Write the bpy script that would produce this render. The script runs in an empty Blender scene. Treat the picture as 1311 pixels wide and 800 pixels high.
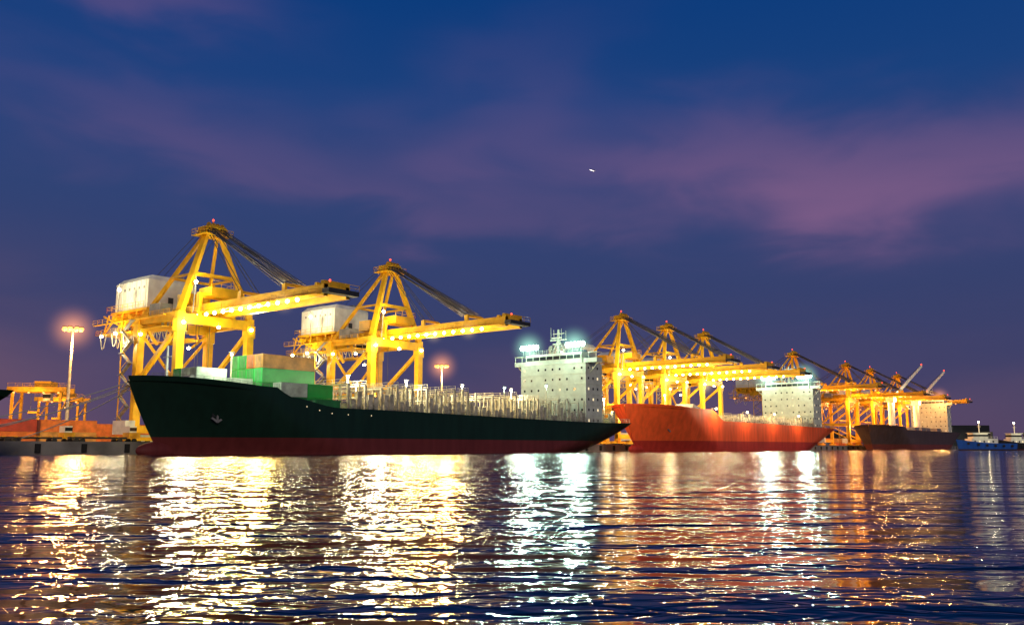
import bpy, math, random
from mathutils import Vector, Matrix
random.seed(7)
S=bpy.context.scene
S.view_settings.view_transform='Standard'; S.view_settings.look='None'; S.view_settings.exposure=0

# ---------------------------------------------------------------- materials
def mat(name,col,rough=0.6,metal=0.0,noise=0.25,scale=0.6,emis=None,estr=0,corr=None,spec=0.4):
    m=bpy.data.materials.new(name); m.use_nodes=True
    nt=m.node_tree; b=nt.nodes['Principled BSDF']
    b.inputs['Roughness'].default_value=rough; b.inputs['Metallic'].default_value=metal
    b.inputs['Specular IOR Level'].default_value=spec
    tc=nt.nodes.new('ShaderNodeTexCoord')
    if noise>0:
        n=nt.nodes.new('ShaderNodeTexNoise'); n.inputs['Scale'].default_value=scale; n.inputs['Detail'].default_value=3
        nt.links.new(tc.outputs['Object'],n.inputs['Vector'])
        r=nt.nodes.new('ShaderNodeValToRGB')
        r.color_ramp.elements[0].position=0.3; r.color_ramp.elements[1].position=0.65
        r.color_ramp.elements[0].color=tuple(max(0,c*(1-noise*1.6)) for c in col)+(1,)
        r.color_ramp.elements[1].color=tuple(min(1,c*(1+noise*0.3)) for c in col)+(1,)
        nt.links.new(n.outputs['Fac'],r.inputs['Fac']); nt.links.new(r.outputs['Color'],b.inputs['Base Color'])
    else: b.inputs['Base Color'].default_value=tuple(col)+(1,)
    if emis: 
        b.inputs['Emission Color'].default_value=tuple(emis)+(1,); b.inputs['Emission Strength'].default_value=estr
        m.cycles.emission_sampling='NONE'
    if corr:
        w=nt.nodes.new('ShaderNodeTexWave'); w.wave_type='BANDS'; w.bands_direction='X'; w.inputs['Scale'].default_value=corr
        w2=nt.nodes.new('ShaderNodeTexWave'); w2.wave_type='BANDS'; w2.bands_direction='Y'; w2.inputs['Scale'].default_value=corr
        a=nt.nodes.new('ShaderNodeMath'); a.operation='ADD'
        nt.links.new(tc.outputs['Object'],w.inputs['Vector']); nt.links.new(tc.outputs['Object'],w2.inputs['Vector'])
        nt.links.new(w.outputs['Fac'],a.inputs[0]); nt.links.new(w2.outputs['Fac'],a.inputs[1])
        bp=nt.nodes.new('ShaderNodeBump'); bp.inputs['Strength'].default_value=0.8; bp.inputs['Distance'].default_value=0.06
        nt.links.new(a.outputs[0],bp.inputs['Height']); nt.links.new(bp.outputs['Normal'],b.inputs['Normal'])
    return m
def hullmat(name,top,bot,zl):
    m=bpy.data.materials.new(name); m.use_nodes=True
    nt=m.node_tree; b=nt.nodes['Principled BSDF']; b.inputs['Roughness'].default_value=0.6; b.inputs['Specular IOR Level'].default_value=.25
    tc=nt.nodes.new('ShaderNodeTexCoord'); sp=nt.nodes.new('ShaderNodeSeparateXYZ'); nt.links.new(tc.outputs['Object'],sp.inputs[0])
    gt=nt.nodes.new('ShaderNodeMath'); gt.operation='GREATER_THAN'; gt.inputs[1].default_value=zl; nt.links.new(sp.outputs['Z'],gt.inputs[0])
    n=nt.nodes.new('ShaderNodeTexNoise'); n.inputs['Scale'].default_value=1.0; n.inputs['Detail'].default_value=6
    mp=nt.nodes.new('ShaderNodeMapping'); mp.inputs['Scale'].default_value=(0.7,0.7,0.12)
    nt.links.new(tc.outputs['Object'],mp.inputs[0]); nt.links.new(mp.outputs[0],n.inputs['Vector'])
    mx=nt.nodes.new('ShaderNodeMix'); mx.data_type='RGBA'; mx.inputs[6].default_value=tuple(bot)+(1,); mx.inputs[7].default_value=tuple(top)+(1,)
    nt.links.new(gt.outputs[0],mx.inputs[0])
    r=nt.nodes.new('ShaderNodeValToRGB'); r.color_ramp.elements[0].position=0.3; r.color_ramp.elements[1].position=0.65
    r.color_ramp.elements[0].color=(0.8,0.78,0.76,1); r.color_ramp.elements[1].color=(1.08,1.07,1.06,1)
    nt.links.new(n.outputs['Fac'],r.inputs[0])
    mu=nt.nodes.new('ShaderNodeMix'); mu.data_type='RGBA'; mu.blend_type='MULTIPLY'; mu.inputs[0].default_value=1
    nt.links.new(mx.outputs[2],mu.inputs[6]); nt.links.new(r.outputs[0],mu.inputs[7]); nt.links.new(mu.outputs[2],b.inputs['Base Color'])
    return m
def halomat(name,col,s):  # emission-only volume: lamp glow painted as a fading ball, nothing scatters
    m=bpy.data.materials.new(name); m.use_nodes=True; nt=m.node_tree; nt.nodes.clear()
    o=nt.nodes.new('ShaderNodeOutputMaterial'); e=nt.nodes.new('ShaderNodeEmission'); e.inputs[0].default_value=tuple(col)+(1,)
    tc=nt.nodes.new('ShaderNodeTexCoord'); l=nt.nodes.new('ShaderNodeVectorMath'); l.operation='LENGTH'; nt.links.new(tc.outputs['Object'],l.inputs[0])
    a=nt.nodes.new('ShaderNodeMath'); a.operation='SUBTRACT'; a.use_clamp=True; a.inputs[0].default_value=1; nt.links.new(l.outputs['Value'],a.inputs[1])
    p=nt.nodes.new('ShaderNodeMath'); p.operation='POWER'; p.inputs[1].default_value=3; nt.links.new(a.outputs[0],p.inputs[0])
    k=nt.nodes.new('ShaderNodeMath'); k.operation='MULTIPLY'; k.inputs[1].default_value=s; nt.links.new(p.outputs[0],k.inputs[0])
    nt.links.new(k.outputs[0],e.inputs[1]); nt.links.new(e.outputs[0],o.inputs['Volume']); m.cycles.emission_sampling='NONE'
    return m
YEL=mat('crane_yellow_paint',(0.86,0.47,0.010),0.45,noise=0.2,scale=0.35)
YEL2=mat('yard_crane_paint',(0.80,0.42,0.02),0.5)
WHT=mat('white_paint',(0.76,0.78,0.70),0.5,noise=0.12)
SUPW=mat('superstructure_paint',(0.60,0.64,0.53),0.5,noise=0.12)
OFFW=mat('offwhite_steel',(0.60,0.56,0.42),0.55,noise=0.35,scale=0.8)
GREY=mat('grey_steel',(0.25,0.25,0.25),0.6)
DARK=mat('dark_steel',(0.035,0.037,0.04),0.6)
CAB=mat('steel_cable',(0.05,0.05,0.06),0.5,noise=0)
GLASS=mat('dark_glass',(0.02,0.025,0.03),0.1,noise=0)
RUB=mat('rubber',(0.02,0.02,0.02),0.8,noise=0)
DECKG=mat('deck_green',(0.05,0.16,0.09),0.7)
DECKR=mat('deck_red',(0.25,0.07,0.04),0.7)
CONC=mat('quay_concrete',(0.26,0.25,0.23),0.85,noise=0.3,scale=0.2)
ROPE=mat('rope',(0.5,0.48,0.42),0.8,noise=0)
CG=mat('container_green',(0.005,0.50,0.07),0.5,corr=4,noise=.12)
CGL=mat('container_light_green',(0.05,0.62,0.14),0.5,corr=4,noise=.12)
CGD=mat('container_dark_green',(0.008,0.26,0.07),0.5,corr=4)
CO=mat('container_orange',(0.78,0.20,0.03),0.5,corr=4)
CTAN=mat('container_tan',(0.72,0.36,0.08),0.5,corr=4)
CR=mat('container_red',(0.45,0.05,0.03),0.5,corr=4)
CB=mat('container_blue',(0.05,0.12,0.35),0.5,corr=4)
CW=mat('container_white',(0.66,0.78,0.66),0.5,corr=4)
def em(name,c,s): return mat(name,(0.1,0.1,0.1),0.5,noise=0,emis=c,estr=s)
EW=em('lamp_warm_white',(1,0.84,0.5),30)
EC=em('lamp_cool_white',(0.62,1,0.86),30)
EO=em('lamp_sodium',(1,0.30,0.06),3.4)
ER=em('beacon_red',(1,0.06,0.02),4)
WIN=em('lit_window',(1,0.8,0.45),1.2)
HC=halomat('glow_halo_cool',(0.45,1,0.72),0.30)  # painted glow colours for the halo spheres, no actual moist air
HO=halomat('glow_halo_sodium',(1,0.36,0.12),0.26)
HW=halomat('glow_halo_warm',(1,0.72,0.30),0.28)

# ---------------------------------------------------------------- mesh builder
class MB:
    def __init__(s): s.v=[]; s.f=[]; s.mi=[]; s.m=[]
    def mid(s,m):
        if m not in s.m: s.m.append(m)
        return s.m.index(m)
    def add(s,vs,fs,m):
        o=len(s.v); s.v+= [tuple(v) for v in vs]; k=s.mid(m)
        for f in fs: s.f.append(tuple(i+o for i in f)); s.mi.append(k)
    def box(s,x0,x1,y0,y1,z0,z1,m):
        s.add([(x0,y0,z0),(x1,y0,z0),(x1,y1,z0),(x0,y1,z0),(x0,y0,z1),(x1,y0,z1),(x1,y1,z1),(x0,y1,z1)],
              [(0,3,2,1),(4,5,6,7),(0,1,5,4),(1,2,6,5),(2,3,7,6),(3,0,4,7)],m)
    def beam(s,a,b,w,h,m,w2=None,h2=None):
        a=Vector(a); b=Vector(b); d=(b-a).normalized()
        up=Vector((0,0,1)) if abs(d.z)<0.95 else Vector((0,1,0))
        x=d.cross(up).normalized(); y=x.cross(d).normalized()
        w2=w2 or w; h2=h2 or h
        vs=[]
        for p,ww,hh in((a,w,h),(b,w2,h2)):
            vs+=[p-x*ww/2-y*hh/2,p+x*ww/2-y*hh/2,p+x*ww/2+y*hh/2,p-x*ww/2+y*hh/2]
        s.add(vs,[(0,1,2,3),(7,6,5,4),(0,4,5,1),(1,5,6,2),(2,6,7,3),(3,7,4,0)],m)
    def cyl(s,a,b,r,m,n=10,r2=None):
        a=Vector(a); b=Vector(b); d=(b-a).normalized(); r2=r if r2 is None else r2
        up=Vector((0,0,1)) if abs(d.z)<0.95 else Vector((0,1,0))
        x=d.cross(up).normalized(); y=x.cross(d).normalized(); vs=[]
        for p,rr in((a,r),(b,r2)):
            for i in range(n):
                t=2*math.pi*i/n; vs.append(p+x*math.cos(t)*rr+y*math.sin(t)*rr)
        fs=[(i,(i+1)%n,n+(i+1)%n,n+i) for i in range(n)]+[tuple(range(n))[::-1],tuple(range(n,2*n))]
        s.add(vs,fs,m)
    def path(s,pts,r,m,n=5):
        for a,b in zip(pts[:-1],pts[1:]): s.cyl(a,b,r,m,n)
    def ell(s,c,rx,ry,rz,m,nu=8,nv=6):
        # closed, outward-facing ellipsoid
        vs=[(c[0],c[1],c[2]+rz)];fs=[]
        for j in range(1,nv):
            ph=math.pi*j/nv
            for i in range(nu):
                t=2*math.pi*i/nu; vs.append((c[0]+rx*math.cos(t)*math.sin(ph),c[1]+ry*math.sin(t)*math.sin(ph),c[2]+rz*math.cos(ph)))
        vs.append((c[0],c[1],c[2]-rz)); last=len(vs)-1
        for i in range(nu):
            i2=(i+1)%nu
            fs.append((0,1+i,1+i2))
            for j in range(nv-2): fs.append((1+j*nu+i,1+(j+1)*nu+i,1+(j+1)*nu+i2,1+j*nu+i2))
            fs.append((last,1+(nv-2)*nu+i2,1+(nv-2)*nu+i))
        s.add(vs,fs,m)
    def rail(s,pts,m,h=1.1,step=2.0,r=0.06):
        for a,b in zip(pts[:-1],pts[1:]):
            a=Vector(a);b=Vector(b);L=(b-a).length;n=max(1,int(L/step))
            for k in range(n+1):
                p=a.lerp(b,k/n); s.beam(p,p+Vector((0,0,h)),r,r,m)
            for hh in(h*0.5,h): s.beam(a+Vector((0,0,hh)),b+Vector((0,0,hh)),r,r,m)
    def mesh(s,name,zmap=None):
        if zmap: s.v=[(x,y,zmap(z)) for x,y,z in s.v]
        me=bpy.data.meshes.new(name); me.from_pydata(s.v,[],s.f)
        for m in s.m: me.materials.append(m)
        me.polygons.foreach_set('material_index',s.mi); me.update(); return me
def obj(name,me,parent=None,loc=(0,0,0),rz=0):
    o=bpy.data.objects.new(name,me); S.collection.objects.link(o); o.location=loc; o.rotation_euler=(0,0,rz)
    if parent: o.parent=parent
    return o
_h={}
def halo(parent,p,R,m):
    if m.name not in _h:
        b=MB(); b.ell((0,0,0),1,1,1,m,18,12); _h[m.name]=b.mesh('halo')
    o=obj('lamp_glow_halo',_h[m.name],parent,p); o.scale=(R,R,R); return o  # added glow sphere around a lamp
ANG=math.atan2(.783,.622); B0=Vector((-65,152,0)); U=Vector((.622,.783,0)); Mv=Vector((-.783,.622,0))
def W(s,t,z=0): return B0+U*s+Mv*t+Vector((0,0,z))
def empty(name,s,t,z=0,rz=0):
    return obj(name,None,None,W(s,t,z),ANG+rz)
def light(name,parent,p,power,col,r=0.4):
    l=bpy.data.lights.new(name,'POINT'); l.energy=power; l.color=col; l.shadow_soft_size=r
    o=obj(name,l,parent,p); return o
def flood(name,parent,p,power,col,phi=0,tilt=74,cone=100,r=0.5):
    l=bpy.data.lights.new(name,'SPOT'); l.energy=power; l.color=col; l.shadow_soft_size=r; l.spot_size=math.radians(cone); l.spot_blend=.35
    o=obj(name,l,parent,p); o.rotation_euler=(math.radians(-tilt),0,math.radians(phi)); return o
WARM=(1,0.84,0.48); SOD=(1,0.45,0.12); COOL=(0.66,1,0.82); GOLD=(1,.66,.18)

# ---------------------------------------------------------------- quay crane
def ZM(z): return z*.875 if z<=32 else 28+(z-32)*1.12
def crane_meshes(lampmat):
    F=MB(); hx=8.2
    for y in(0,15):
        for x in(-hx,hx):
            F.beam((x,y,2.6),(x,y,30.2),1.6,1.4,YEL)
            F.beam((x,y,25.5),(x,y,28.5),2.0,1.8,YEL)
            F.beam((x,y,12.5),(x,y,14.6),1.9,1.7,YEL)
            for d in(-3.2,-1.2,1.2,3.2):
                F.cyl((x+d-0.0,y-0.35,0.45),(x+d,y+0.35,0.45),0.45,DARK,12)
            F.box(x-4,x+4,y-0.45,y+0.45,0.7,1.6,YEL)
            F.box(x-1.2,x+1.2,y-0.6,y+0.6,1.6,2.6,YEL)
        F.beam((-hx-.8,y,3.4),(hx+.8,y,3.4),1.3,1.7,YEL)
        F.beam((-hx+.6,y,28.6),(hx-.6,y,28.6),1.3,2.2,YEL)
        F.rail([(-hx,y-.9,30),(hx,y-.9,30)],YEL)
    F.box(-11.5,-9.4,12.5,17.5,2.2,5.4,WHT)
    for x in(-hx,hx):
        F.beam((x,.6,13.5),(x,14.4,13.5),1.1,1.5,YEL)
        F.beam((x,.6,29.2),(x,22,29.2),1.1,1.9,YEL)
        F.beam((x,.4,26.8),(x,14.6,14.6),.85,.85,YEL)
        F.beam((x,14.6,12.6),(x,.5,4.5),.6,.6,YEL)
        F.rail([(x+.7,0,14.3),(x+.7,15,14.3)],YEL)
        F.rail([(x+.7,0,30.2),(x+.7,22,30.2)],YEL)
        F.beam((x,14,28.5),(x*.5,15,24),.5,.5,YEL)
    F.beam((-hx,15,26.8),(0,15,16),.5,.5,YEL); F.beam((hx,15,26.8),(0,15,16),.5,.5,YEL)
    z=3.5;k=0
    while z<27:
        x0,x1=(-hx-1.2,-hx-1.2); y0,y1=(16,19.5) if k%2==0 else (19.5,16)
        F.beam((x0,y0,z),(x1,y1,z+2.6),.8,.18,GREY); F.beam((x0-.4,y0,z+1),(x1-.4,y1,z+3.6),.07,.07,YEL)
        F.box(x0-.6,x0+.6,y1-.5,y1+.5,z+2.5,z+2.6,GREY); z+=2.6;k+=1
    F.beam((-hx-1.2,19.9,2),(-hx-1.2,19.9,30),.2,.2,YEL)
    for x in(-2.6,2.6):
        F.beam((x,-38,31.2),(x,31,31.2),1.0,2.4,YEL,1.0,2.4)
        F.rail([(x+math.copysign(1.2,x),-37,30.6),(x+math.copysign(1.2,x),31,30.6)],YEL,1.2,2.2)
        F.box(min(x+math.copysign(.55,x),x+math.copysign(1.4,x)),max(x+math.copysign(.55,x),x+math.copysign(1.4,x)),-37,31,30.35,30.47,YEL)
    for i in range(12): 
        y=-37+i*6; F.beam((-2.05,y,31.5),(2.05,y,31.5),.6,.9,YEL)
    F.box(-3.6,3.6,-40,-38.2,30.4,31.4,DARK); F.rail([(-3.6,-40,31.4),(3.6,-40,31.4)],YEL)
    F.beam((-3.3,-36,32.5),(3.3,-36,32.5),.6,.5,YEL); F.box(-3,3,-38,-37,31.4,33,YEL)
    for y in(-26,-12): 
        F.beam((-2.6,y,32.2),(-2.6,y,33.6),.5,1.0,YEL); F.beam((2.6,y,32.2),(2.6,y,33.6),.5,1.0,YEL); F.beam((-2.6,y,33.5),(2.6,y,33.5),.5,.5,YEL)
    for x in(-4,4):
        F.beam((x,0,29.6),(x,0,34.5),.8,1.0,YEL)
    F.beam((-4,0,34),(4,0,34),.9,1.0,YEL)
    for sx in(-1,1):
        F.beam((sx*hx,0,30.2),(sx*1.5,2.4,46.6),1.35,1.2,YEL,1.0,.9)
        F.beam((sx*hx*.9,15.5,30),(sx*1.4,3,46.4),.8,.8,YEL,.65,.65)
        F.beam((sx*5,.9,38),(sx*5,9.2,38),.4,.4,YEL)
    F.beam((-5,.95,38),(5,.95,38),.7,.7,YEL)
    F.beam((-5.1,9,37.8),(5.1,9,37.8),.45,.45,YEL)
    F.box(-2.6,2.6,1.2,4.2,46.4,47.5,YEL); F.box(-3.4,3.4,.2,5.2,45.9,46.05,YEL)
    F.rail([(-3.4,.2,46),(3.4,.2,46),(3.4,5.2,46),(-3.4,5.2,46),(-3.4,.2,46)],YEL,1.1,1.3)
    for x in(-1.6,-.5,.5,1.6): F.cyl((x-.15,1.8,47.6),(x+.15,1.8,47.6),.8,YEL,12)
    F.box(-2,2,.8,3.6,47.2,47.7,YEL)
    F.beam((0,2.7,47.6),(0,2.7,49),.18,.18,YEL)
    F.box(-6.5,6.5,16,31,32.4,32.9,YEL)
    for y in(17,23,30): F.beam((-6.6,y,31.6),(6.6,y,31.6),.5,1.2,YEL)
    F.rail([(-7.2,16,32.9),(-7.2,31.5,32.9),(7.2,31.5,32.9),(7.2,16,32.9)],YEL)
    F.box(-8.6,-3.6,6,33,27.2,27.35,YEL); F.rail([(-8.6,16,27.3),(-8.6,33,27.3),(-3.6,33,27.3)],YEL)
    F.box(3.6,8.6,16,32,26.4,26.55,YEL); F.rail([(8.6,16,26.5),(8.6,32,26.5),(3.6,32,26.5)],YEL)
    F.box(-9.4,-8.8,4,33,29.6,29.8,YEL); F.rail([(-9.4,2,29.8),(-9.4,33,29.8)],YEL)
    for x in(-8,-4,4,8):
        for y in(19,25,31): F.beam((x,y,26.8),(x*.85,y,32.4),.25,.25,YEL)
    F.beam((-8,19,27),(-8,31,32),.3,.3,YEL); F.beam((-8,31,27),(-8,25,32),.3,.3,YEL)
    F.box(-3.2,3.2,-3,1.5,33.8,35.4,YEL); F.box(-1.8,3.0,8,12,33,35.4,YEL)
    F.rail([(-3.4,-3.2,35.4),(3.4,-3.2,35.4),(3.4,1.6,35.4)],YEL)
    F.box(-7.5,-4.5,9,13,30.6,33,GREY); F.box(4.2,7,4,9,30.4,32.6,YEL)
    F.beam((-9.6,22,32),(-9.6,22,36.4),.15,.15,GREY); F.beam((-6,-1,30),(-6,-1.5,36),.15,.15,GREY)  # posts for added lamps that brighten the machinery house and A-frame
    frame=F.mesh('frame',ZM)
    H=MB()
    H.box(-5.8,5.8,17,30.5,33.0,38.6,WHT)
    vs=[(-5.8,17,38.6),(5.8,17,38.6),(5.8,30.5,38.6),(-5.8,30.5,38.6),(-4.6,17.8,39.6),(4.6,17.8,39.6),(4.6,29.7,39.6),(-4.6,29.7,39.6)]
    H.add(vs,[(4,5,6,7),(0,1,5,4),(1,2,6,5),(2,3,7,6),(3,0,4,7)],WHT)
    for i in range(6): H.box(-5.84,-5.8,18.4+i*2,19+i*2,36.9,37.4,GREY)
    for i in range(7): H.box(-5.88,-5.8,17.9+i*1.95,18.0+i*1.95,33.1,38.5,WHT)
    for i in range(5): H.box(-4.5+i*2,-4.4+i*2,30.5,30.56,33.1,38.5,GREY)
    H.box(-1,0.2,16.9,17,33.2,35.4,DARK); H.box(3,4.4,20,22,39.6,40.4,GREY); H.box(-3,-1.5,25,27,39.6,40.2,GREY)
    house=H.mesh('machinery_house',ZM)
    T=MB()
    T.box(-2.0,2.0,4,9,29.5,30.1,DARK); T.box(-3.4,-1.2,8.5,11.2,26.6,29.3,OFFW); T.box(-3.45,-1.15,8.4,8.52,27.2,28.8,GLASS)
    T.box(-3.5,-3.4,8.8,10.9,27.4,28.7,GLASS)
    for x in(-1.6,1.6):
        for y in(4.5,8.5): T.cyl((x,y,29.5),(x,y,16.5),.05,CAB,5)
    T.box(-6,6,5.6,7.4,15.9,16.5,YEL); 
    def cat(y0,y1,z,dz,x,r,m):
        n=8; T.path([(x,y0+(y1-y0)*i/n,z-dz*(1-(2*i/n-1)**2)) for i in range(n+1)],r,m)
    for i in range(9):
        cat(11+i*2.4,13.4+i*2.4,29.7,4.2+random.random()*1.2,-4.2,.11,OFFW)
        cat(11+i*2.4,13.4+i*2.4,29.7,3.2+random.random(),-3.9,.08,OFFW)
        if i%2: cat(11+i*2.4,13.4+i*2.4,27.0,3.0+random.random()*1.6,-8.9,.09,OFFW)
    for x in(-2.2,-1.2,1.2,2.2):
        T.cyl((x,2,47.2),(x*1.1,-26,33.4),.14,CAB,6); T.cyl((x*.8,2,47.5),(x*1.1,-24.5,33.4),.10,CAB,5)
        T.cyl((x*.6,2,47.8),(x*1.1,-26,34),.08,CAB,5); T.cyl((x*.7,2,46.6),(x*1.1,-12,33.2),.08,CAB,5)
        T.cyl((x,3.4,47.2),(x*1.6,20,38.5),.06,CAB,5)
    tr=T.mesh('trolley_and_cables',ZM)
    L=MB()
    for i in range(13):
        y=-32+i*2.9
        L.box(-4.3,-3.6,y-.14,y+.14,30.0,30.2,GREY); L.ell((-4.2,y,29.6),.38,.38,.4,lampmat,6,4)
    for (x,y,z) in [(-8,-1.2,27.5),(8,-1.2,27.5),(0,-1.2,27.2),(-8.6,14,26),(8,16.4,26),(-8.8,24,27),(-8.8,30,26.8),(4,16,24),(-5,2,12.4),(5,2,12.4),(0,15,27),(-9.6,22,36.4),(-6,-1.6,36)]:
        L.beam((x,y,z+.3),(x,y,z+1.2),.1,.1,GREY); L.ell((x,y,z),.42,.42,.36,lampmat,6,4)
    L.ell((0,2.7,49.1),.25,.25,.25,ER,6,4); L.ell((-3.4,-40,32.6),.22,.22,.22,ER,6,4); L.ell((3.3,5,47.2),.2,.2,.2,ER,6,4)
    lm=L.mesh('lamps',ZM)
    return frame,house,tr,lm
CM_W=crane_meshes(EW); CM_O=crane_meshes(EO)
def crane(s,t=18,sod=False,pw=1.0,near=True):
    e=empty('ship_to_shore_crane',s,t,2.0)
    for me,n in zip(CM_O if sod else CM_W,('frame','machinery_house','trolley_and_cables','lamps')): obj(n,me,e)
    c=SOD if sod else WARM
    P=[(-4.6,-31,27.4,1300),(-4.6,-19,27.4,1600),(-4.6,-7,27.4,1900),(-10.6,-3.5,26.5,5000),(10.2,17,24.5,3800),(-11,20,24.5,5000),(-5,-3.5,12,5500),(-6.6,-4,36,2600),(-12,22,36.6,3800)]  # last two are added upper lamps brightening A-frame and machinery house
    if not near: P=[(-4.6,-26,27.4,2500),(-4.6,-12,27.4,2500),(-10.6,-3.5,26,7500),(10.2,17,24,6000),(-5,-3.5,12,7500),(-6.6,-4,36,2600)]  # last one is the added upper lamp for the A-frame
    for i,(x,y,z,p) in enumerate(P): light('lamp_light',e,(x,y,ZM(z)),p*pw,c,.5)
    fc=SOD if sod else GOLD
    FL=[(-8,-2.6,26.5,46000),(8,-2.6,26.5,46000),(-4.6,-22,28.0,30000),(0,-2.6,26.5,30000)] if near else [(-8,-2.6,26,80000),(8,-2.6,26,80000)]
    for i,(x,y,z,p) in enumerate(FL): flood('floodlight',e,(x,y,ZM(z)),p*(1.1 if sod else 1),fc if i else (WARM if not sod else fc),phi=-12,tilt=78,cone=90,r=1.1)
    if near:
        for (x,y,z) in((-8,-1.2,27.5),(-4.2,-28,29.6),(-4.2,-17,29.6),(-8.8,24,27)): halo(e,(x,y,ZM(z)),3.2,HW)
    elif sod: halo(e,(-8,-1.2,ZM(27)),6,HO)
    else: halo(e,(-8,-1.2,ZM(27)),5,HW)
    return e
crane(28); crane(80)
crane(193,near=False,pw=1.0); crane(226,near=False,pw=1.0); crane(257,near=False,pw=1.0)
for s in(353,431,475,530): crane(s,sod=True,near=False,pw=1.35)

# ---------------------------------------------------------------- ships
def sm(a,b,x):
    t=max(0,min(1,(x-a)/(b-a))); return t*t*(3-2*t)
def ship_hull(L,Bm,D,hm,deckm,rake=6.5,bulb=True,bw=None):
    h=MB(); N=90; K=12
    xs=lambda k: rake*max(0,1-k)**1.25; xe=lambda k: L-14*max(0,1-k)**1.3
    def half(x,k):
        k=min(1.0,max(0.0,k))
        a=max(0,x-xs(k))/(36-20*k); a=min(1,a); f=math.sin(math.pi/2*a)**(.95-.2*k)
        g=min(1,max(0,xe(k)-x)/(32-14*k)); w0=.08+.74*k**.8
        return max(.06,Bm/2*f*(w0+(1-w0)*math.sin(math.pi/2*g)))
    rows=[]
    for i in range(N+1):
        q=i/N; q=q*q*(3-2*q)*.35+q*.65
        Dx=D(q*L); col=[]
        for j in range(-1,K+1):
            z=-1.5 if j<0 else Dx*j/K; k=min(1.0,max(0,z/Dx)); x=xs(k)+(xe(k)-xs(k))*q
            col.append((x,half(x,k),z))
        rows.append(col)
    nK=K+2
    for sgn in(-1,1):
        vs=[(x,sgn*y,z) for c in rows for (x,y,z) in c]; fs=[]
        for i in range(N):
            for j in range(nK-1):
                a=(i*nK+j,(i+1)*nK+j,(i+1)*nK+j+1,i*nK+j+1); fs.append(a if sgn<0 else a[::-1])
        h.add(vs,fs,hm)
    c=rows[-1]; h.add([(x,-y,z) for x,y,z in c]+[(x,y,z) for x,y,z in c],[(j,nK+j,nK+j+1,j+1) for j in range(nK-1)],hm)
    vs=[];fs=[]
    for c in rows: x,y,z=c[-1]; vs+=[(x,-y+.02,z-.9),(x,y-.02,z-.9)]
    for i in range(N): fs.append((2*i,2*i+2,2*i+3,2*i+1))
    h.add(vs,fs,deckm)
    if bulb: h.ell((rake+.6,0,.7),5.0,1.5,1.7,hm,16,12)
    me=h.mesh('hull')
    me.polygons.foreach_set('use_smooth',[True]*len(me.polygons))
    edge=[(c[-1][0],c[-1][1],c[-1][2]) for c in rows]
    return me,edge
def anchor(m,x,y,z):
    m.box(x-.9,x+.9,y-.25,y,z-.9,z+.9,DARK); m.beam((x,y-.35,z+.6),(x,y-.35,z-1.6),.3,.3,GREY); m.beam((x-1.1,y-.35,z-1.1),(x,y-.35,z-1.8),.3,.35,GREY); m.beam((x+1.1,y-.35,z-1.1),(x,y-.35,z-1.8),.3,.35,GREY)
def container(m,x,y,z,cm,L=12.19,w=2.42,h=2.55):
    m.box(x+.06,x+L-.06,y+.06,y+w-.06,z+.08,z+h-.05,cm)
    for a in(x,x+L-.16):
        for b in(y,y+w-.16): m.box(a,a+.16,b,b+.16,z,z+h,cm)
    for b in(y,y+w-.12):
        m.box(x+.16,x+L-.16,b,b+.12,z,z+.16,cm); m.box(x+.16,x+L-.16,b,b+.12,z+h-.12,z+h,cm)
    for a in(x-.0,x+L-.12):
        m.box(a,a+.12,y+.16,y+w-.16,z+h-.12,z+h,cm)
    for b in(.55,1.0,1.42,1.87): m.beam((x-.03,y+b,z+.2),(x-.03,y+b,z+h-.2),.05,.05,GREY)
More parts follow.
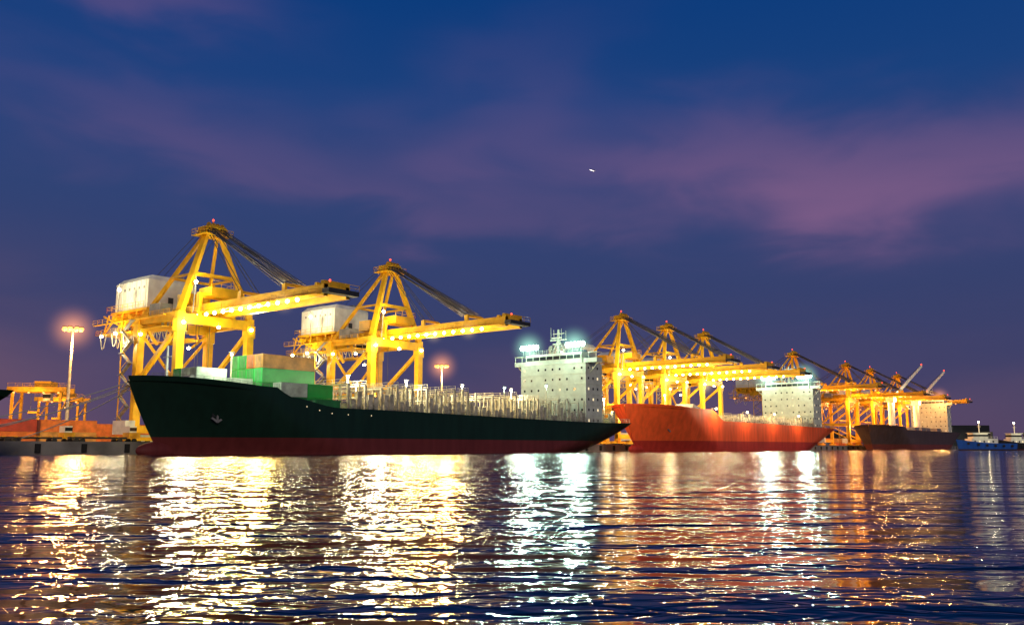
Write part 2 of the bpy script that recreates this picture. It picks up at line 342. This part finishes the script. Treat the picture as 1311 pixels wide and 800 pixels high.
def superstructure(x,z0,z1,w,depth,lampm):
    m=MB(); n=max(3,round((z1-z0-3)/2.75)); fh=(z1-3-z0)/n; WHT=SUPW
    for i in range(n):
        a=z0+i*fh; m.box(x,x+depth,-w/2,w/2,a,a+fh-.12,WHT); m.box(x-.06,x+depth+1.2,-w/2-.12,w/2+.12,a+fh-.12,a+fh,WHT)
        k=int(w/2.4)
        for j in range(k):
            y=-w/2+1.3+j*(w-2.6)/(k-1)
            if (i*7+j*3)%5!=1:
                m.box(x-.03,x+.02,y-.28,y+.28,a+1.1,a+1.7,GLASS if (i*5+j*7)%9 else WIN)
        for j in range(int(depth/2.2)):
            m.box(x+1+j*2.2,x+1.6+j*2.2,-w/2-.03,-w/2,a+1.1,a+1.75,GLASS if (i+j)%3 else WIN)
        m.rail([(x+depth,-w/2-.1,a+fh),(x+depth+1.1,-w/2-.1,a+fh),(x+depth+1.1,w/2,a+fh)],WHT,1,1.2,.05)
    zb=z1-3
    m.box(x+.3,x+depth-1,-w/2+1.5,w/2-1.5,zb,z1,WHT)
    m.box(x+.9,x+3.6,-w/2-3,w/2+3,zb,zb+1.2,WHT)
    m.box(x+.25,x+.3,-w/2+1.8,w/2-1.8,zb+1.3,zb+2.3,GLASS)
    for j in range(9): m.box(x+.2,x+.25,-w/2+1.8+j*(w-3.6)/8-.08,-w/2+1.8+j*(w-3.6)/8+.08,zb+1.2,zb+2.4,WHT)
    for sg in(-1,1):
        m.box(x+.9,x+3.6,sg*(w/2+1.6)-1.4,sg*(w/2+1.6)+1.4,zb+2.7,zb+2.85,WHT)
        for yy in(w/2+.4,w/2+2.8): m.beam((x+1,sg*yy,zb+1.2),(x+1,sg*yy,zb+2.7),.12,.12,WHT)
        m.beam((x+2.2,sg*(w/2+2.6),zb),(x+2.2,sg*(w/2),zb-2.6),.3,.3,WHT)
    m.rail([(x+.3,-w/2+1.5,z1),(x+.3,w/2-1.5,z1),(x+depth-1,w/2-1.5,z1)],WHT,1,1.4,.06)
    m.beam((x+3,0,z1),(x+3,0,z1+7),.9,.9,WHT,.4,.4); m.beam((x+3,-2.8,z1+4),(x+3,2.8,z1+4),.3,.3,WHT); m.beam((x+3,-1.9,z1+5.8),(x+3,1.9,z1+5.8),.22,.22,WHT)
    m.beam((x+2,-1.7,z1+4.5),(x+2,1.7,z1+4.5),.35,.35,WHT); m.beam((x+2.2,-1.3,z1+2.8),(x+2.2,1.3,z1+2.8),.35,.35,WHT)
    m.beam((x+3,-2.4,z1),(x+3,-.2,z1+4),.25,.25,WHT); m.beam((x+3,2.4,z1),(x+3,.2,z1+4),.25,.25,WHT)
    m.ell((x+4.5,3.6,z1+1.9),.9,.9,1.0,WHT); m.beam((x+4.5,3.6,z1),(x+4.5,3.6,z1+1.2),.3,.3,WHT)
    for y in(-2.5,-1,1.6,2.6): m.beam((x+3,y,z1+4),(x+3,y,z1+6+random.random()*2),.08,.08,WHT)
    m.box(x+depth+1.3,x+depth+6,-3.2,3.2,z0,z1-2,WHT); m.box(x+depth+1.6,x+depth+5.6,-2.6,2.6,z1-2,z1+2.0,CB)
    for y in(-1.2,0,1.2): m.cyl((x+depth+3.4,y,z1+2.0),(x+depth+3.9,y,z1+3.2),.4,DARK)
    for sg in(-1,1):
        yc=sg*(w/2-3.2)
        m.beam((x-.1,yc-3,z1+1.3),(x-.1,yc+3,z1+1.3),.14,.14,GREY)
        for q in(-2.4,2.4): m.beam((x+.3,yc+q,z1),(x-.1,yc+q,z1+1.3),.14,.14,GREY)
        for q in(-2,-1,0,1,2): 
            m.box(x-.1,x+.35,yc+q*1.3-.58,yc+q*1.3+.58,z1+1.45,z1+2.65,GREY); m.ell((x-.3,yc+q*1.3,z1+2.05),.4,.64,.70,lampm)
    return m
def lashing(m,x0,x1,w,z,step,hgt=4.0):
    x=x0;k=0; z00=z
    while x<x1:
        z=z00 if not callable(z00) else z00(x)
        m.box(x+.9,x+step-.5,-w/2+1.6,w/2-1.6,z-.9,z+.9,OFFW)
        m.box(x+1.1,x+step-.7,-w/2+1.4,w/2-1.4,z+.9,z+1.25,GREY)
        hh=hgt*(.75+.45*random.random())
        for y in [ -w/2+.7+i*(w-1.4)/9 for i in range(10)]:
            m.beam((x,y,z-.9),(x,y,z+hh),.42,.34,OFFW)
        m.beam((x,-w/2+.6,z+hh),(x,w/2-.6,z+hh),.6,.28,OFFW); m.beam((x,-w/2+.6,z+hh*.5),(x,w/2-.6,z+hh*.5),.6,.22,OFFW)
        m.rail([(x,-w/2+.5,z+hh),(x,w/2-.5,z+hh)],OFFW,1,2.5,.07)
        for sg in(-1,1):
            for d in(step*.33,step*.66):
                h2=1.2+random.random()*2.2
                m.box(x+d-.55,x+d+.55,sg*(w/2-1.0)-.35,sg*(w/2-1.0)+.35,z-.9,z+h2,OFFW)
            m.beam((x,sg*(w/2-.6),z+hh*.9),(x+step*.33,sg*(w/2-.9),z-.5),.16,.16,OFFW)
            if random.random()<.7: m.beam((x+step*.66,sg*(w/2-.8),z),(x+step*.66,sg*(w/2-.8),z+hh+.8*random.random()),.3,.3,OFFW)
        x+=step;k+=1

HB=hullmat('hull_black_green',(0.006,0.030,0.020),(0.16,0.028,0.028),3.0)
def Dblack(x): return 13.3-1.4*sm(0,21,x)-1.6*sm(21.5,24,x)-1.6*sm(24,36,x)-.8*sm(36,125,x)+.3*sm(130,147,x)
e=empty('container_ship',0,0)
me,edge=ship_hull(147,25,Dblack,HB,DECKG); obj('hull',me,e)
sup=superstructure(122.5,7,27,22,8,EC)
obj('superstructure',sup.mesh('superstructure'),e)
lash=MB(); lashing(lash,39,119,24,lambda x:Dblack(x)+.1,4.4,4.4); lashing(lash,138,142,18,8.2,4,2.6); obj('cell_guides_and_hatches',lash.mesh('lash'),e)
dt=MB()
pts=[(x,-y+.25,z-.05) for x,y,z in edge if x>36 and x<146]; dt.rail(pts,OFFW,1.1,1.5,.09)
pts=[(x,-y+.25,z-.05) for x,y,z in edge if x<21 and x>2]; dt.rail(pts,GREY,.5,2.0,.06)
dt.beam((7,0,12),(7,0,19),.45,.45,WHT,.25,.25); dt.beam((7,-1.3,17),(7,1.3,17),.15,.15,WHT)
for y in(-2.5,2.5): dt.cyl((10,y-.9,13.2),(10,y+.9,13.2),.7,GREY); dt.box(9,11.5,y-1.2,y+1.2,11.8,12.8,GREY)
anchor(dt,12.5,-7.4,7.4)
EWs=em('small_deck_lamp',(1,.8,.45),1.6)
for i,x in enumerate((28,31,34,38,44)):
    dt.ell((x,-12.58,Dblack(x)-1.2),.10,.07,.10,EWs,6,4)
obj('deck_fittings',dt.mesh('fit'),e)
ct=MB()
for r in range(4):
    for tier in range(4):
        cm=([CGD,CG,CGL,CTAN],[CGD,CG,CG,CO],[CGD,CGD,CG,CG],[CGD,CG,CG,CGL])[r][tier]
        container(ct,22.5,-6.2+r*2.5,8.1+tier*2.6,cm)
for k in range(3): container(ct,10.8,-3.4+k*2.6,12.8,(CW,CW,CGL)[k],6.06)
container(ct,17.2,-4.4,11.2,CW,4.6); container(ct,17.2,-1.8,11.2,CGL,4.6)
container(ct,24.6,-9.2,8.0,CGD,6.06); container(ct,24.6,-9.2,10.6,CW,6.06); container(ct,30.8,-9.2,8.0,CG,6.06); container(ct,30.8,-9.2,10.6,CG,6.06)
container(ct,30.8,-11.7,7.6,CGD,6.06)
obj('deck_containers',ct.mesh('cont'),e)
light('flood_light_a',e,(119.0,-8,29.6),3500,COOL,.8); light('flood_light_b',e,(119.0,8,29.6),3500,COOL,.8)
flood('floodlight',e,(121.6,-8,29.3),70000,COOL,phi=-38,cone=90,r=1.0); flood('floodlight',e,(121.6,8,29.3),70000,COOL,phi=-38,cone=90,r=1.0)
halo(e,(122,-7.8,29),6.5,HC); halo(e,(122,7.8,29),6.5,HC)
fl=MB()
PL=[(110,-7,17.5,EC),(110,7,17.5,EC),(139,-6,15,EW),(18,-3,18.5,EW),(41.6,-8,15.5,EW),(58,-8,15.5,EW),(76,-8,15.5,EW),(94,-8,15.5,EW)]  # stern post and near-side row are added to carry fill lights
for (x,y,z,mm) in PL:
    fl.beam((x,y,7.5),(x,y,z),.22,.22,OFFW); fl.beam((x-.6,y,z),(x+.6,y,z),.2,.2,GREY); fl.ell((x,y,z-.4),.26,.26,.22,mm,6,4)
obj('deck_lamp_posts',fl.mesh('posts'),e)
light('deck_light_a',e,(110,-7,16.6),1400,COOL,.4); light('deck_light_b',e,(110,7,16.6),1400,COOL,.4)
light('deck_light_c',e,(139,-6.8,14.0),7000,WARM,.4); light('deck_light_d',e,(15,-7,17.5),4500,(.9,1,.7),.4)  # stern light is added to brighten the red bow behind it
for i,x in enumerate((41.6,58,76,94)):
    light('deck_light_%d'%i,e,(x,-8.8,14.4),2600,(1,.9,.58),.4); flood('floodlight',e,(x,-9.2,15.0),3500,(1,.8,.38),phi=-10,tilt=84,cone=80,r=.6)  # added row of lights to brighten the deck structures

HR=hullmat('hull_red',(0.96,0.125,0.03),(0.50,0.04,0.025),3.4)
def Dred(x): return 14.6-1.0*sm(0,25,x)-3.6*sm(34,44,x)-.6*sm(50,150,x)
e=empty('red_container_ship',160,0)
me,edge=ship_hull(158,25,Dred,HR,DECKR,7); obj('hull',me,e)
sup=superstructure(131,9,28.5,22,9,EC); obj('superstructure',sup.mesh('sup'),e)
lash=MB(); lashing(lash,52,128,23,9.9,6.2,2.0)
lash.add([(30,-7,12.5),(48,-9,10),(48,9,10),(30,7,12.5),(40,-3,16),(40,3,16)],[(0,1,4),(1,2,5,4),(2,3,5),(3,0,4,5)],GREY)
obj('hatches',lash.mesh('l'),e)
dt=MB(); pts=[(x,-y+.25,z-.05) for x,y,z in edge if x>46 and x<156]; dt.rail(pts,OFFW,1.1,2.2,.1)
dt.beam((8,0,13),(8,0,21),.5,.5,WHT,.25,.25); anchor(dt,14,-7.5,8)
LR=[(20,-3,18),(36,-13.2,14),(60,-13.4,13.5),(84,-13.4,13.5),(108,-13.4,13.5)]
for (x,y,z) in LR:
    dt.beam((x,max(y,-11.6),9),(x,max(y,-11.6),z),.25,.25,OFFW); dt.beam((x,max(y,-11.6),z),(x,y,z+.2),.2,.2,OFFW); dt.ell((x,y,z-.1),.35,.35,.3,EW,6,4)
obj('deck_fittings',dt.mesh('f'),e)
light('flood_light_a',e,(127.8,-9,31),4000,COOL,.8); light('flood_light_b',e,(127.8,9,31),4000,COOL,.8)
flood('floodlight',e,(130.2,-8,30.6),100000,COOL,phi=-38,cone=90,r=1.1); flood('floodlight',e,(130.2,8,30.6),80000,COOL,phi=-38,cone=90,r=1.1)
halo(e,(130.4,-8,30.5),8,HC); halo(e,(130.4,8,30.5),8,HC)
light('deck_light_a',e,(20,-4,17),5000,SOD,.4)
for i,(x,y,z) in enumerate(LR[1:]): light('side_light_%d'%i,e,(x,y-2.4,z-.6),3200,(1,.66,.36),.4)

HD=hullmat('hull_dark',(0.09,0.06,0.06),(0.2,0.05,0.04),3)
def Dd(x): return 13.0-1.0*sm(0,20,x)-1.5*sm(22,26,x)
e=empty('bulk_carrier',398,0)
me,edge=ship_hull(155,24,Dd,HD,DECKR,6,False); obj('hull',me,e)
sup=superstructure(120,10,30,21,9,EO); obj('superstructure',sup.mesh('sup'),e)
dc=MB()
for x in(42,92):
    dc.cyl((x,0,10),(x,0,26),1.7,WHT,14); dc.box(x-2.2,x+2.2,-2.2,2.2,26,30.5,WHT)
    dc.beam((x,-.8,28),(x+12,-14,46),1.5,1.7,WHT,1.0,1.1); dc.cyl((x,0,31.5),(x+12,-14,46.4),.1,CAB,5); dc.beam((x,0,30.5),(x,0,33),.6,.6,WHT)
    dc.ell((x,-2.4,27.5),.5,.5,.4,EW,6,4); dc.ell((x+12,-14,46.8),.4,.4,.4,ER,6,4)
for x in(28,56,70,80,104): dc.box(x,x+9,-8,8,10.6,12.6,GREY)
obj('deck_cranes',dc.mesh('c'),e)
light('deck_light_a',e,(42,-5,27),7000,WARM,.5); light('deck_light_b',e,(92,-5,27),7000,SOD,.5); light('flood_light_a',e,(114,-8,31),10000,SOD,.6)
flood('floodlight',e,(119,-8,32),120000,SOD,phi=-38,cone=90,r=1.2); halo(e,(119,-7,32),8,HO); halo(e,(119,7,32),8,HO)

e=empty('cargo_ship',-182.3,0)
me,edge=ship_hull(160,25,lambda x:9.6-.3*sm(0,10,x)+0*x,HB,DECKG,6,False); obj('hull',me,e)
sup=superstructure(118,8,27,22,8,EW); obj('superstructure',sup.mesh('sup'),e)

BLU=hullmat('hull_blue',(0.02,0.12,0.55),(0.05,0.03,0.03),.6)
BLK=hullmat('hull_tug_black',(0.02,0.02,0.025),(0.12,0.03,0.03),.5)
def boat(x,y,rz,L,hm,lamp,sc=1):
    e=obj('tug_boat',None,None,(x,y,0),rz)
    h=MB(); N=20; rows=[]
    for i in range(N+1):
        q=i/N; xx=q*L; D=3.2+1.9*(1-q)**3*1.0; b=L*.14*min(1,math.sin(math.pi/2*min(1,q/.35+.02)))*(1-.15*q)
        rows.append([(xx+ (1.6 if q<.02 else 0),b*.75,-1),(xx+(1.0*(1-q)**4),b*.85,.6),(xx,b,D)])
    for sg in(-1,1):
        vs=[(a,sg*b,c) for r in rows for a,b,c in r]; h.add(vs,[(i*3+j,(i+1)*3+j,(i+1)*3+j+1,i*3+j+1) for i in range(N) for j in range(2)],hm)
    vs=[];[vs.extend([(r[2][0],-r[2][1],r[2][2]-.5),(r[2][0],r[2][1],r[2][2]-.5)]) for r in rows]
    h.add(vs,[(2*i,2*i+2,2*i+3,2*i+1) for i in range(N)],GREY); r=rows[-1]
    h.add([(a,-b,c) for a,b,c in r]+[(a,b,c) for a,b,c in r],[(0,3,4,1),(1,4,5,2)],hm); obj('hull',h.mesh('h'),e)
    c=MB(); w=L*.09
    c.box(L*.22,L*.68,-w,w,2.6,5.4,WHT); c.box(L*.26,L*.52,-w*.8,w*.8,5.4,8,WHT); c.box(L*.255,L*.525,-w*.82,w*.82,6.4,7.3,GLASS)
    c.box(L*.24,L*.56,-w*.9,w*.9,8,8.2,WHT)
    for i in range(5): c.box(L*.26+i*L*.08,L*.26+i*L*.08+.8,-w-.03,-w,3.7,4.5,WIN if i%2 else GLASS)
    c.beam((L*.42,0,8.2),(L*.42,0,13),.3,.3,WHT); c.beam((L*.42,-1.2,11),(L*.42,1.2,11),.15,.15,WHT); c.cyl((L*.6,1.5,5.4),(L*.6,1.5,8.6),.6,DARK); c.cyl((L*.6,-1.5,5.4),(L*.6,-1.5,8.6),.6,DARK)
    c.ell((L*.42,0,13.2),.4,.4,.4,lamp,6,4); c.rail([(L*.24,-w*.9,5.4),(L*.68,-w*.9,5.4)],WHT,1,1.5,.07)
    for i in range(6): 
        h2=rows[3+i*3][2]; c.cyl((h2[0],-h2[1]-.35,h2[2]-1.2),(h2[0],-h2[1]-.05,h2[2]-1.2),.6,RUB,10)
    obj('cabin',c.mesh('c'),e); light('deck_light',e,(L*.42,-6,11),1300,WARM,.3)
boat(208,425,0.15,29,BLU,EW); boat(236,440,0.3,24,BLK,EW); boat(258,460,-.1,28,BLU,EO)

# ---------------------------------------------------------------- ground, quay, yard
g=MB(); g.box(-500,4000,14.5,3500,-3,2.0,CONC); o=obj('quay_ground',g.mesh('g'),None,B0,ANG)
g=MB(); g.box(-490,1500,14.55,15.0,2.004,2.3,CONC)
for i in range(200): g.box(-480+i*8,-479.2+i*8,14.0,14.5,.3,1.9,RUB)
obj('quay_kerb_and_fenders',g.mesh('k'),None,B0,ANG)
g=MB()
for t in(18,33): g.box(-490,900,t-.08,t+.08,2.004,2.06,DARK)
obj('crane_rails',g.mesh('r'),None,B0,ANG)
g=MB(); YL=mat('road_paint',(.6,.5,.1),.7)
for t in(22,25.5,29): g.box(-300,700,t-.1,t+.1,2.004,2.008,YL)
obj('lane_markings',g.mesh('lm'),None,B0,ANG)
for s in(-34,-22,-10,155,336):
    b=MB(); b.cyl((0,0,2),(0,0,2.6),.28,DARK,12); b.cyl((0,0,2.6),(0,0,2.85),.45,DARK,12); obj('mooring_bollard',b.mesh('b'),None,Vector((W(s,16).x,W(s,16).y,0)),ANG)
def rope(a,b,sag):
    n=14; return [tuple(Vector(a).lerp(Vector(b),i/n)-Vector((0,0,sag*(1-(2*i/n-1)**2)))) for i in range(n+1)]
r=MB()
for a,b,q in(((2,2,12.6),(-34,16,2.7),1.5),((3,2.5,12.6),(-22,16,2.7),1.2),((4,3,12.5),(-34,16,2.7),2.6),((4,3,12.4),(-10,16,2.7),.8),((145,8,8),(155,16,2.7),.5)):
    r.path(rope(a,b,q),.09,ROPE)
obj('mooring_ropes',r.mesh('mr'),None,B0,ANG)
def mast(x,y,h=30,p=20000):
    e=obj('high_mast_lamp',None,None,(x,y,2),ANG)
    m=MB(); m.cyl((0,0,0),(0,0,h-2),.42,OFFW,12,.22); m.cyl((0,0,h-2.2),(0,0,h-1.9),1.0,DARK,14); m.box(-.9,.9,-.9,.9,0,.5,CONC)
    for i in range(8):
        a=i*math.pi/4; p_=(math.cos(a)*1.9,math.sin(a)*1.9); m.beam((0,0,h-2),(p_[0],p_[1],h-2),.12,.12,DARK); m.box(p_[0]-.35,p_[0]+.35,p_[1]-.35,p_[1]+.35,h-1.95,h-1.75,DARK); m.ell((p_[0],p_[1],h-2.35),.6,.6,.5,EO)
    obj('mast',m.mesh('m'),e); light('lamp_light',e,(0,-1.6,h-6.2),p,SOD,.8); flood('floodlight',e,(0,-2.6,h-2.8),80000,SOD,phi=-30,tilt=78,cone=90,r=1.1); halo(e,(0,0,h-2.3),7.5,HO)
mast(-103,209,29); mast(-24,306,29); mast(150,520); mast(255,640)
e=obj('quay_lamp_post',None,None,W(151,19,2),ANG); m=MB(); m.cyl((0,0,0),(0,0,9),.16,GREY,8); m.beam((0,0,9),(0,-2,9.2),.15,.15,GREY); m.ell((0,-2.2,9),.5,.5,.35,EO,6,4); obj('post',m.mesh('m'),e); light('lamp_light',e,(0,-2.6,8.0),5000,SOD,.4)
cols=[CO,CO,CR,CW,CO,CTAN,CB,CO,CR]
def stack(s,t,n,rows,maxt):
    m=MB()
    for i in range(n):
        for r_ in range(rows):
            for k in range(random.randint(max(1,maxt-1),maxt)): container(m,i*13.0,r_*2.8,k*2.6,random.choice(cols))
    obj('container_stack',m.mesh('st'),None,W(s,t,2.0),ANG)
for s in(-58,-30,-3): stack(s,52+random.random()*6,2,3,2)
for s in range(-60,60,30): stack(s,78,2,2,3 if s<0 else 2)
for s in range(40,640,56): stack(s,54+random.random()*8,3,2,2)
for s in(-44,-28,-10):
    e=obj('yard_lamp_post',None,None,W(s,40,2),ANG); m=MB(); m.cyl((0,0,0),(0,0,10),.12,GREY,8); m.beam((0,0,10),(0,1.2,10.2),.12,.12,GREY); m.ell((0,1.3,10),.3,.3,.2,EO,6,4); obj('post',m.mesh('m'),e); light('lamp_light',e,(0,1.6,9.2),4500,SOD,.3)
def rtg(x,y,rz):
    e=obj('yard_gantry_crane',None,None,(x,y,2),rz); m=MB()
    for xx in(-6.5,6.5):
        for yy in(-3.5,3.5):
            m.beam((xx,yy,1),(xx,yy,15.2),.7,.7,YEL2); m.cyl((xx-.3,yy,.6),(xx+.3,yy,.6),.6,RUB,12)
        m.beam((xx,-4.5,1.5),(xx,4.5,1.5),.8,.8,YEL2); m.beam((xx,-3.5,9),(xx,3.5,14),.3,.3,YEL2)
    for yy in(-3.5,3.5): m.beam((-8,yy,15.8),(8,yy,15.8),.9,1.4,YEL2); m.rail([(-8,yy,16.5),(8,yy,16.5)],YEL2)
    m.box(-1,3.4,-3,3,16.6,18.2,YEL2); m.box(1,3,-1.2,1.2,12.6,14.8,OFFW); m.box(.9,3.05,-1.25,-1.19,13.4,14.5,GLASS); m.box(-3,-.4,-1,1,9,9.6,YEL2)
    for a in(-2.6,-.8): m.cyl((a,0,9.6),(a,0,15.5),.05,CAB,5)
    for a in(-6,-2,2,6): m.ell((a,-4.1,14.8),.35,.35,.25,EO,6,4)
    obj('frame',m.mesh('rtg'),e); light('lamp_light',e,(0,-8,12),5500,SOD,.4)
rtg(-137,262,.15); rtg(-157,315,.1)
def truck(x,y,rz):
    e=obj('terminal_truck',None,None,(x,y,2),rz); m=MB()
    m.box(-6,5.4,-.5,.5,.9,1.3,DARK); m.box(5.4,7.6,-1.2,1.2,1.0,2.2,YEL2); m.box(5.5,7.0,-1.15,1.15,2.2,3.5,WHT); m.box(5.55,7.04,-1.17,1.17,2.5,3.2,GLASS)
    for k in range(5): m.box(-5.8+k*2.2,-5.5+k*2.2,-1.2,1.2,1.25,1.45,YEL2)
    for xx in(-5.2,-3.9,3.6,6.6):
        for yy in(-1.15,1.15): m.cyl((xx,yy-.2,.52),(xx,yy+.2,.52),.52,RUB,14)
    m.ell((7.62,-.8,1.6),.12,.2,.2,EW,6,4); m.ell((7.62,.8,1.6),.12,.2,.2,EW,6,4)
    obj('body',m.mesh('t'),e); 
truck(-93,176,ANG); truck(-81,178,ANG)
sh=MB(); DS=mat('distant_shore',(.02,.025,.03),.9,noise=0.3,scale=.02)
x=300
while x<1300:
    w=random.uniform(15,50); sh.box(x,x+w,900,930,0,random.uniform(8,26),DS)
    for k in range(2): sh.ell((x+random.random()*w,896,random.uniform(3,12)),1.0,1.0,.9,random.choice([EO,EW,EW]),6,4)
    x+=w*random.uniform(.9,1.5)
obj('distant_shoreline',sh.mesh('sh'))
a=MB(); PE=em('fuselage_glow',(1,.9,.8),3)  # whole fuselage glows, standing in for the aircraft's lights
a.ell((0,0,0),4.5,.6,.6,PE,10,8); a.add([(-1,0,0),(1.5,0,0),(4,7,.5),(3,7,.5)],[(0,1,2,3)],WHT); a.add([(-1,0,0),(1.5,0,0),(4,-7,.5),(3,-7,.5)],[(0,1,2,3)],WHT); a.add([(4,0,.3),(5.5,0,.3),(6.5,0,2.6),(5.6,0,2.6)],[(0,1,2,3)],WHT)
o=obj('airplane',a.mesh('a'),None,(138,1500,475)); o.rotation_euler=(0,.3,.2)

# ---------------------------------------------------------------- water
w=MB(); wm=bpy.data.materials.new('sea_water'); wm.use_nodes=True
nt=wm.node_tree; b=nt.nodes['Principled BSDF']; b.inputs['Base Color'].default_value=(.001,.005,.016,1); b.inputs['Roughness'].default_value=.05; b.inputs['IOR'].default_value=1.5
b.inputs['Specular IOR Level'].default_value=.8
tc=nt.nodes.new('ShaderNodeTexCoord')
def nz(sx,sy,rot,amp,det,dist=0):
    mp=nt.nodes.new('ShaderNodeMapping'); mp.inputs['Scale'].default_value=(sx,sy,1); mp.inputs['Rotation'].default_value=(0,0,rot)
    n=nt.nodes.new('ShaderNodeTexNoise'); n.noise_dimensions='2D'; n.inputs['Scale'].default_value=1; n.inputs['Detail'].default_value=det; n.inputs['Distortion'].default_value=dist
    nt.links.new(tc.outputs['Object'],mp.inputs[0]); nt.links.new(mp.outputs[0],n.inputs[0])
    m=nt.nodes.new('ShaderNodeMath'); m.operation='MULTIPLY'; m.inputs[1].default_value=amp; nt.links.new(n.outputs[0],m.inputs[0]); return m
parts=[nz(.13,.55,.06,.34,0),nz(.45,1.3,-.08,.14,1,.3),nz(1.7,3.3,.12,.052,2,.6)]
acc=parts[0]
for p in parts[1:]:
    a=nt.nodes.new('ShaderNodeMath'); nt.links.new(acc.outputs[0],a.inputs[0]); nt.links.new(p.outputs[0],a.inputs[1]); acc=a
bp=nt.nodes.new('ShaderNodeBump'); bp.inputs['Strength'].default_value=1; bp.inputs['Distance'].default_value=1
nt.links.new(acc.outputs[0],bp.inputs['Height']); nt.links.new(bp.outputs['Normal'],b.inputs['Normal'])
w.add([(-6000,-500,0),(6000,-500,0),(6000,9000,0),(-6000,9000,0)],[(0,1,2,3)],wm); obj('water',w.mesh('water'))

# ---------------------------------------------------------------- sky
wd=bpy.data.worlds.new('World'); S.world=wd; wd.use_nodes=True; nt=wd.node_tree; nt.nodes.clear()
wd.cycles.sampling_method='NONE'
out=nt.nodes.new('ShaderNodeOutputWorld'); bg=nt.nodes.new('ShaderNodeBackground'); nt.links.new(bg.outputs[0],out.inputs[0])
tc=nt.nodes.new('ShaderNodeTexCoord'); sp=nt.nodes.new('ShaderNodeSeparateXYZ'); nt.links.new(tc.outputs['Generated'],sp.inputs[0])
def M(op,a,b=None):
    m=nt.nodes.new('ShaderNodeMath'); m.operation=op
    for i,v in enumerate((a,b)):
        if v is None: continue
        if isinstance(v,(int,float)): m.inputs[i].default_value=v
        else: nt.links.new(v,m.inputs[i])
    return m.outputs[0]
az=M('ARCTAN2',sp.outputs['X'],sp.outputs['Y']); el=M('ARCSINE',sp.outputs['Z'])
cb=nt.nodes.new('ShaderNodeCombineXYZ'); nt.links.new(M('MULTIPLY',az,2.2),cb.inputs[0]); nt.links.new(M('MULTIPLY',el,6.0),cb.inputs[1])
n1=nt.nodes.new('ShaderNodeTexNoise'); n1.noise_dimensions='2D'; n1.inputs['Scale'].default_value=1.6; n1.inputs['Detail'].default_value=2; nt.links.new(cb.outputs[0],n1.inputs[0])
n2=nt.nodes.new('ShaderNodeTexNoise'); n2.noise_dimensions='2D'; n2.inputs['Scale'].default_value=2.8; n2.inputs['Detail'].default_value=4; n2.inputs['Roughness'].default_value=.45; n2.inputs['Distortion'].default_value=.3; nt.links.new(cb.outputs[0],n2.inputs[0])
azw=M('ADD',az,M('MULTIPLY',M('SUBTRACT',n1.outputs[0],.5),.25)); elw=M('ADD',el,M('MULTIPLY',M('SUBTRACT',n2.outputs[0],.5),.12))
def blob(px,py,wa,we,k,amp):
    a0=(px-655)/1150; e0=(573-py)/1150*0.97
    da=M('SUBTRACT',azw,a0); de=M('SUBTRACT',M('SUBTRACT',elw,e0),M('MULTIPLY',da,k))
    q=M('ADD',M('POWER',M('ABSOLUTE',M('DIVIDE',da,wa)),2),M('POWER',M('ABSOLUTE',M('DIVIDE',de,we)),2))
    return M('MULTIPLY',M('EXPONENT',M('MULTIPLY',q,-1)),amp)
bl=[blob(230,185,.22,.045,-.12,.24),blob(980,230,.26,.050,-.12,.60),blob(1040,295,.07,.03,0,.5),blob(130,25,.14,.03,-.1,.26),blob(640,130,.10,.06,.6,.14),blob(1250,225,.13,.035,0,.28),blob(560,262,.28,.03,-.10,.20)]
c=bl[0]
for x in bl[1:]: c=M('ADD',c,x)
c=M('MULTIPLY',c,M('ADD',.3,M('MULTIPLY',n2.outputs[0],1.3))); 
cl=nt.nodes.new('ShaderNodeClamp'); nt.links.new(c,cl.inputs[0]); cl.inputs['Max'].default_value=.85
rp=nt.nodes.new('ShaderNodeValToRGB'); nt.links.new(M('MULTIPLY',el,1.6),rp.inputs[0])
cr=rp.color_ramp; E=[(0,(.072,.052,.120)),(.08,(.056,.052,.132)),(.22,(.041,.053,.150)),(.42,(.028,.056,.178)),(.60,(.010,.053,.205)),(.82,(.002,.043,.200)),(1,(.002,.030,.15))]
cr.elements[0].position=0; cr.elements[0].color=E[0][1]+(1,); cr.elements[1].position=1; cr.elements[1].color=E[-1][1]+(1,)
for p,q in E[1:-1]: z=cr.elements.new(p); z.color=q+(1,)
mx=nt.nodes.new('ShaderNodeMix'); mx.data_type='RGBA'; nt.links.new(cl.outputs[0],mx.inputs[0]); nt.links.new(rp.outputs[0],mx.inputs[6]); mx.inputs[7].default_value=(.225,.115,.25,1)
wg=M('ADD',blob(-50,540,.22,.11,0,.34),blob(900,540,.35,.06,0,.18)); 
mx2=nt.nodes.new('ShaderNodeMix'); mx2.data_type='RGBA'; nt.links.new(wg,mx2.inputs[0]); nt.links.new(mx.outputs[2],mx2.inputs[6]); mx2.inputs[7].default_value=(.33,.15,.17,1)
nt.links.new(mx2.outputs[2],bg.inputs[0]); bg.inputs[1].default_value=1.0
l=bpy.data.lights.new('sun','SUN'); l.energy=.85; l.angle=math.radians(12); l.color=(1,.82,.62)
o=obj('sun',l); o.rotation_euler=(math.radians(70),0,math.radians(22))

cam=bpy.data.cameras.new('camera'); cam.lens=1150/1311*36; cam.sensor_width=36; cam.clip_end=20000; cam.clip_start=.1
o=obj('camera',cam,None,(0,0,1.2)); o.rotation_euler=(math.radians(90+8.555),0,0); S.camera=o
